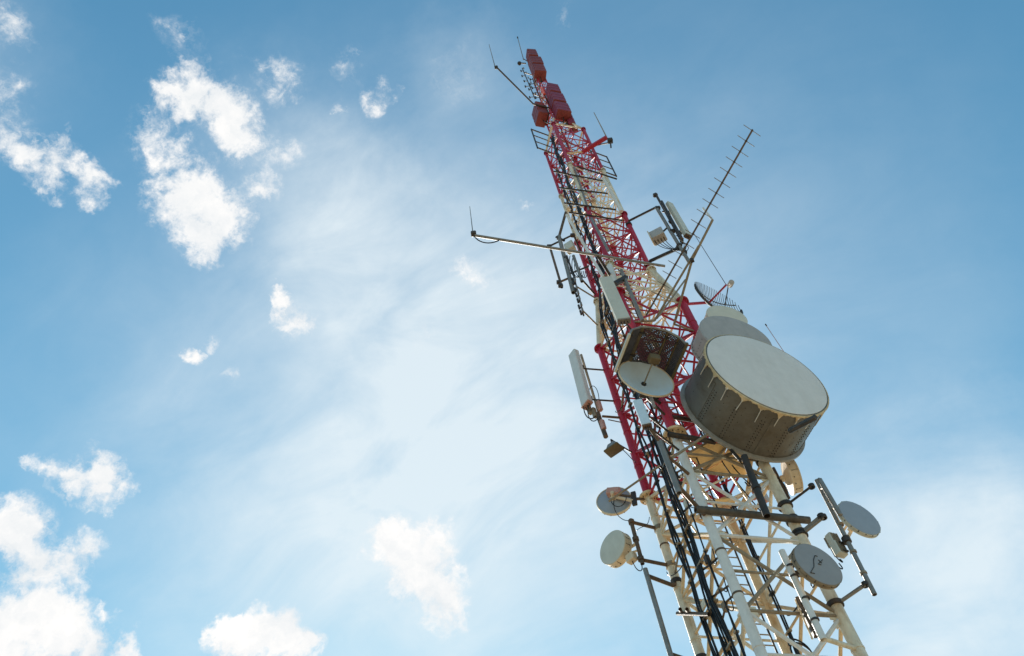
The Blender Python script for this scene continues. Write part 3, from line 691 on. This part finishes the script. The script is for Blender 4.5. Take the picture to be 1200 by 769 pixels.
# flood light box
T = Thing('floodlight', 'dark brown floodlight box left of the red left leg', 'floodlight', aty(719, 525, 19.4))
a = aty(719, 526, 19.4); T.part('housing', MB().prism(a - UP*.02, a + UP*.24, nrm(-.3), .46, .34, .03, taper=.55), galv)
T.part('lens', MB().prism(a - UP*.09, a - UP*.024, nrm(-.3), .56, .42, .02), strapm)
T.part('bracket', MB().tube([a + UP*.2, a + UP*.45, corner('L', a.z+.35)], .03, 8), darks)
T.part('cable', MB().tube(bez(a + UP*.2, a + V((.4, 0, -.1)), corner('L', a.z-.2)+V((-.1, -.2, -.2)), corner('L', a.z)), .013, 6), cable)
for x, y, x1, y1 in ((706,488,719,478),(713,492,722,484)):
    p = aty(x, y, 19.8); T.part('arm', MB().tube([p, corner('L', p.z+.1)], .045 if x < 710 else .02, 10), brown)
# tall pale panel on the front
pb = panel_ant('tall pale panel antenna just above the mesh hood', 709, 327, 731, 376, lambda x, y: atf(x, y, FR, 2.1), .46, .22, .35, panel, [(.8, 'F'), (.2, 'F')], galv)
pb.part('pole', MB().tube([atf(728,317,FR,1.9), atf(753,376,FR,1.9)], .07, 12), galv)
pb.part('bracket', MB().prism(atf(720,333,FR,1.9), atf(734,325,FR,1.9), UP, .16, .16, .01), darks)
pb.part('spare_pole', MB().tube([atf(714,312,FR,1.6), atf(722,334,FR,1.6)], .11, 14), white)
pc = panel_ant('short blue-white ribbed panel antenna below the hooded dish', 747, 470, 758, 499, lambda x, y: atf(x, y, FR, 2.3), .27, .16, .2, bluew, [(.8, 'F'), (.2, 'F')], brown)
pc.part('tube', MB().tube([atf(773,517,FR,2.0), atf(796,578,FR,2.0)], .08, 16, hollow=True), galv)
pc.part('clamp', MB().tube([atf(760,500,FR,2.2), atf(774,519,FR,2.0)], .05), brown)
pc.part('clamp', MB().tube([atf(793,568,FR,2.0), corner('F', atf(793,568,FR,2.0).z-.4)], .06, hollow=True), brown)
pc.part('clamp', MB().tube([atf(779,532,FR,2.0), corner('F', atf(779,532,FR,2.0).z)], .05), brown)
# cluster on arms at the upper right
def cluster():
    pln = lambda x, y: aty(x, y, 19.0)
    K = Thing('antenna_pole', 'dark steel pole on two arms at upper right, carrying panels and a box', 'pole', pln(809, 308))
    K.part('pole', MB().tube([pln(768, 227), pln(800, 285)], .055, 12), darks); K.part('pole', MB().tube([pln(769, 243), pln(808, 308)], .075, 14, hollow=True), galv)
    a = pln(769, 243); q = corner('R', a.z); K.part('arm', MB().tube([aty(737,259,19.6), a], .055, 12), darks); K.part('arm', MB().tube([aty(762,306,19.6), pln(795,291)], .075, 12), darks)
    K.part('leg_clamp', clamp_mb(corner('R', aty(737,259,19.6).z), UP, .105, .04, .14), darks); K.part('leg_clamp', clamp_mb(corner('R', aty(762,306,19.6).z), UP, .13, .04, .14), darks)
    K.part('arm', MB().tube([aty(762,306,19.6), corner('R', aty(762,306,19.6).z)], .06), darks)
    for x, y in ((768,229),(771,244),(796,288),(802,296),(788,271)): K.part('clamp', MB().box(pln(x, y), .2, .16, .16, .3, .02), darks)
    panel_ant('grey panel antenna pair member, outer one at upper right', 784, 239, 806, 277, pln, .32, .2, .9, panel, [(.2, pln(796, 280)), (.8, pln(776, 248))])
    panel_ant('slim dark panel antenna inside the pale one at upper right', 775, 236, 799, 280, lambda x, y: aty(x, y, 18.8), .11, .12, .9, darks, [(.5, pln(785, 262))])
    bx = Thing('equipment_box', 'small pale box hanging left of the upper right pole', 'equipment box', pln(772, 279)); c = aty(771, 277, 19.2)
    bx.part('housing', MB().prism(c - UP*.28, c + UP*.28, nrm(-.1), .6, .45, .03), grey2)
    bx.part('side_cover', MB().prism(c - UP*.33 - V((.3, .05, 0)), c + UP*.3 - V((.3, .05, 0)), nrm(-.1), .05, .44, .01), beige)
    for k in range(4): bx.part('connector', MB().tube([c + V((-.2+.13*k, 0, -.27)), c + V((-.2+.13*k, 0, -.42))], .03, 8), brown)
    for k in range(4):
        p = c + V((-.2+.13*k, 0, -.42)); bx.part('jumper', MB().tube(bez(p, p - UP*.35, pln(795, 298)-UP*.1, pln(793+2*k, 284+2*k)), .016, 6), cable)
    bx.part('bracket', MB().tube([c, pln(783, 266)], .04), darks)
    for k in range(5):
        p = pln(792+3*k, 276+3*k); K.part('jumper', MB().tube(bez(p, p+V((.2, 0, -.3)), pln(800, 300), pln(786+4*k, 292)), .015, 6), cable)
cluster()
# Yagi on its bent bracket
def yagi():
    a = atz(882, 152, 29.3); b = atf(757, 370, FR, 1.6)
    T = Thing('yagi_antenna', 'long yagi antenna with many short cross rods, reaching up right', 'yagi antenna', b)
    T.part('boom', MB().tube([a, b], .033, 10), brown)
    bd = (b-a).normalized(); el = V((.62, .78, .0)); el = (el - bd*el.dot(bd)).normalized()
    for i in range(17):
        c = a + (b-a)*(.005 + .055*i); h = .40 - .006*i
        T.part('element', MB().tube([c - el*h, c + el*h], .0135, 6), galv); T.part('element_clamp', MB().box(c, .07, .07, .05), darks)
    k = aty(835, 258, 16.6); e1 = atf(767, 376, FR, 1.5); e2 = atf(790, 380, FR, 1.5); j = aty(824, 244, 16.6)
    T.part('bracket_tube', MB().tube([j, k], .042, 10), white); T.part('bracket_tube', MB().tube([k, aty(811,305,17.2), e2], .045, 12), galvw)
    T.part('bracket_tube', MB().tube([aty(819,288,16.9), e1], .04, 10), galvw); T.part('bracket_tube', MB().tube([atf(803,328,FR,1.5), atf(770,373,FR,1.5)], .035, 10), galvw)
    T.part('clamp', MB().box(aty(811,305,17.2), .12, .12, .16), darks)
    T.part('leg_arm', MB().tube([e1, corner('F', e1.z)], .04), galvw); T.part('leg_arm', MB().tube([e2, corner('R', e2.z)], .04), galvw)
yagi()
# ------------------------------------------------------------------ booms and whips
def whip_boom(label, boom, wp, rb, m, z=None, Y=None, cat='whip antenna', tipr=.02, loop=False):
    f = (lambda x, y: atz(x, y, z)) if z else (lambda x, y: aty(x, y, Y))
    a, b = f(*boom[0]), f(*boom[1]); T = Thing('whip_antenna', label, cat, b)
    T.part('boom', MB().tube([a, b], rb, 12, hollow=True), m)
    w0 = aty(*wp[0], a.y); w1 = aty(*wp[1], a.y)
    T.part('whip', MB().tube([w0, w1], tipr, 8, r1=tipr*.55), galv); T.part('joint', MB().box((w0+a)/2, .2, .18, .2, .3, .03), darks)
    T.part('joint', MB().tube([a, w0], .05), darks)
    if loop: T.part('cable', MB().tube(bez(w0, w0 + V((-.0, 0, -.75)), a + (b-a)*.06 - UP*.75, a + (b-a)*.13), .022, 7), cable)
    return T
W = whip_boom('whip on the long pale boom reaching left across the tower', ((556,276),(779,312)), ((554,272),(550.5,242)), .054, galv, z=29.5, loop=True)
p = atz(700, 299, 29.5); W.part('leg_clamp', MB().tube([p, corner('F', 29.5)], .06, 10), darks)
W = whip_boom('whip on the slanting dark boom at the very top left', ((583,80),(625,122)), ((580,78),(573,52)), .05, darks, z=52.5, tipr=.03)
W.part('mount', MB().tube([atz(625,122,52.5), corner('F', 52.5, .5)], .06), darks)
T = Thing('whip_antenna', 'short whip rising left of the topmost red box', 'whip antenna', aty(612.5, 66, 19.4)); 
T.part('whip', MB().tube([aty(613.5, 70, 19.4), aty(606.8, 45, 19.4)], .035, 8, r1=.025), galv); T.part('tip', MB().tube([aty(606.8,45,19.4), aty(606.4,43.5,19.4)], .05, 8), darks)
T.part('bracket', MB().tube([aty(613.3, 69, 19.4), V((0, 19.9, aty(613.3,69,19.4).z-.6))], .03), darks)
T = Thing('whip_antenna', 'whip on the red beam reaching right below the red boxes', 'whip antenna', aty(712, 161, 19.3))
bm0, bm1 = aty(683, 178, 19.0), aty(711, 161, 18.6)
T.part('beam', MB().prism(bm0, bm1, UP, .2, .16, .01), red); T.part('beam_tail', MB().tube([bm0, corner('F', bm0.z+.1)], .05), ochrec)
T.part('whip', MB().tube([aty(711,161,18.6), aty(696,132,18.6)], .032, 8, r1=.02), galvw); T.part('brace', MB().tube([aty(717,167,18.6), corner('R', 45.5)], .045, 8), darks); T.part('end_box', MB().box(aty(715,165,18.6), .25, .25, .25, .3, .02), darks)
T.part('lamp', MB().tube([aty(715.5,168,18.6), aty(716,173,18.6)], .04, 8), darks)
T = Thing('whip_antenna', 'very thin red-tipped whip behind the rim of the largest drum', 'whip antenna', aty(920, 414, 18.4)); T.part('whip', MB().tube([aty(921,416,19.6), aty(897.5,381,19.6)], .011, 6), pink); T.part('stand', MB().tube([aty(921,416,19.6), aty(914,428,19.6), C2 + V((.3, .3, -.3))], .02, 6), darks)
T.part('tip', MB().tube([aty(898.3,382,19.6), aty(897,380,19.6)], .022, 6), darks)
# antenna support frame across the top
A0, A1 = atz(622.6, 151.7, 50), atz(711, 184, 50)
T = Thing('rail_frame', 'wide dark rail frame sticking out both sides near the tower top', 'rail frame', (A0+A1)/2 - UP*3)
for k in range(4):
    z = -2.9*k/3; 
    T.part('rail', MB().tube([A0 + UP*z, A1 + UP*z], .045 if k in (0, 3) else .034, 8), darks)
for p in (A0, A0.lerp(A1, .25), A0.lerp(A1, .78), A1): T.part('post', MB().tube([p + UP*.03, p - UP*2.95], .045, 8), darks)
# bracket frame on the left of the upper tower
T = Thing('side_bracket_frame', 'weathered pipe bracket frame on the left under the long boom', 'antenna mount', aty(672, 340, 19.2))
pl_ = lambda x, y: aty(x, y, 19.2)
for (x0, y0, x1, y1, r, m) in [(663,249,655,278,.065,brown),(655,277,672,343,.095,galv),(644,288,658.5,337,.055,brown),(643,289,672,275,.045,darks),(655,331,669,325,.05,brown),(664,300,673,325,.045,darks),(652,278,661,282,.06,darks),(672,300,682,330,.07,galv),(665,322,690,312,.04,darks)]:
    T.part('pipe', MB().tube([pl_(x0, y0), pl_(x1, y1)], r, 12, hollow=r > .05), m)
for x, y in ((655,279),(643.5,289),(655,331),(657,335),(671,276),(663,303),(672,328)): T.part('clamp', MB().box(pl_(x, y), .2, .16, .17, .4, .02), darks)
bxx = pl_(668, 290); T.part('junction_box', MB().prism(bxx - UP*.3, bxx + UP*.3, nrm(-.2), .42, .3, .02), panel)
zt = pl_(672,275).z; T.part('leg_arm', MB().tube([pl_(672,275), corner('L', zt)], .045), darks); T.part('leg_arm', MB().tube([pl_(682,328), corner('L', pl_(682,328).z)], .045), darks)
T.part('leg_arm', MB().tube([pl_(663,249), corner('L', pl_(663,249).z)], .05), brown)
for k in range(5): T.part('jumper', MB().tube(bez(pl_(668+3*k, 300+3*k), pl_(664+3*k, 318), pl_(676+3*k, 336), pl_(680+2*k, 318)), .018, 6), cable)
# dipole strings
def dipoles(label, x0, y0, x1, y1, Y, n, arm0, leg):
    rd = random.Random(int(x0))
    a, b = aty(x0, y0, Y), aty(x1, y1, Y); T = Thing('dipole_array', label, 'dipole array', b)
    T.part('mast', MB().tube([a, b], .035, 8), darks)
    for i in range(n):
        p = a.lerp(b, (i+.5+rd.uniform(-.25,.25))/n); arm = arm0*rd.uniform(.5, 1.3); T.part('dipole', MB().tube([p + V((-arm, -.1, .14)), p + V((-arm, -.1, -.14))], .045, 8), darks); T.part('dipole_arm', MB().tube([p, p + V((-arm, -.1, 0))], .025, 6), darks)
        T.part('dipole', MB().tube([p + V((arm*.6, -.2, .12)), p + V((arm*.6, -.2, -.12))], .04, 8), galv)
    for q in (.15, .85):
        p = a.lerp(b, q); T.part('arm', MB().tube([p, leg(p.z)], .035, 8), galvw)
dipoles('string of small dark dipoles hanging left of the tall pale panel', 674, 330, 684, 370, 19.2, 6, .1, lambda z: corner('L', z))
dipoles('cluster of dark dipoles left of the mast between the red boxes', 612, 80, 627, 116, 19.3, 6, .22, lambda z: V((0, 20, z)))
dipoles('dark dipoles in the gap under the upper red boxes', 624, 92, 633, 116, 19.0, 5, .3, lambda z: V((0, 20, z)))
T = Thing('obstruction_light', 'small dark knob lamp left of the middle upper red box', 'lamp', aty(608.5, 74, 19.3)); c = aty(608.5, 74, 19.3)
T.part('lamp', MB().lathe(c - UP*.2, UP, [(0, .0), (0, .12), (.15, .15), (.3, .1), (.35, 0)], 14), darks); T.part('arm', MB().tube([c, aty(616, 74.5, 19.4)], .05), darks)
T = Thing('obstruction_light', 'orange-red lamp between the two stacks of red boxes', 'lamp', aty(636, 107, 19.0)); a, b = aty(634.5, 103, 19.0), aty(638, 111, 19.0)
T.part('globe', MB().tube([a, b], .09, 10), mat('orange red glass', (.9, .10, .03), .25)); T.part('bracket', MB().tube([b, V((0, 20, b.z-.3))], .04), darks)
# ------------------------------------------------------------------ red box panels at the top
def redbox(label, zb, h, w, d, az, off, lat_, m):
    n = nrm(az); l = V((math.cos(az), math.sin(az), 0)); c = V((0, 20, zb)) + n*off + l*lat_
    T = Thing('uhf_panel', label, 'panel antenna', c, 'red box antennas at the mast top')
    T.part('radome', MB().prism(c, c + UP*h, n, w, d, .05), m)
    T.part('bottom_plate', MB().prism(c - UP*.03, c - UP*.003, n, w*.97, d*.95, .01), red2)
    for q in (.33, .66): T.part('seam', MB().prism(c + UP*(h*q-.015), c + UP*(h*q+.015), n, w+.02, d+.02, .05), m)
    T.part('feed_cable', MB().tube(bez(c - UP*.02 - n*.1, c - UP*.5, V((0, 20, zb-.9)) + l*lat_*.5, V((0, 20, zb-.3)) + n*.3), .03, 7), cable)
    T.part('back_frame', MB().prism(c - n*(d/2+.06) + UP*.15, c - n*(d/2+.06) + UP*(h-.15), n, w*.8, .1), darks)
    T.part('mount_arm', MB().tube([c - n*(d/2) + UP*h*.5, V((0, 20, zb+h*.5)) + n*.2], .05), darks)
cx = ['topmost red box of the upper stack', 'middle red box of the upper stack', 'lowest brown-red box of the upper stack']
for i, (zb, h, w, la) in enumerate([(62.3, 1.5, .68, -.12), (60.45, 1.55, .82, -.05), (58.6, 1.55, .82, -.10)]): redbox(cx[i], zb, h, w, .7, .5, .55, la, red2)
cx = ['uppermost purple-red box of the lower right stack', 'middle purple-red box of the lower right stack', 'bottom purple-red box of the lower right stack']
for i, (zb, h, w) in enumerate([(54.0, 1.48, .74), (52.2, 1.5, .84), (50.4, 1.5, .88)]): redbox(cx[i], zb, h, w, .7, .62, .72, .12, red3)
redbox('single red box at the left below the dipoles', 51.6, 1.95, .95, .6, -.95, .85, -.15, red2)
redbox('dark red box at the back right of the lower stack', 49.6, 1.8, .7, .4, 1.6, .8, .1, red3)
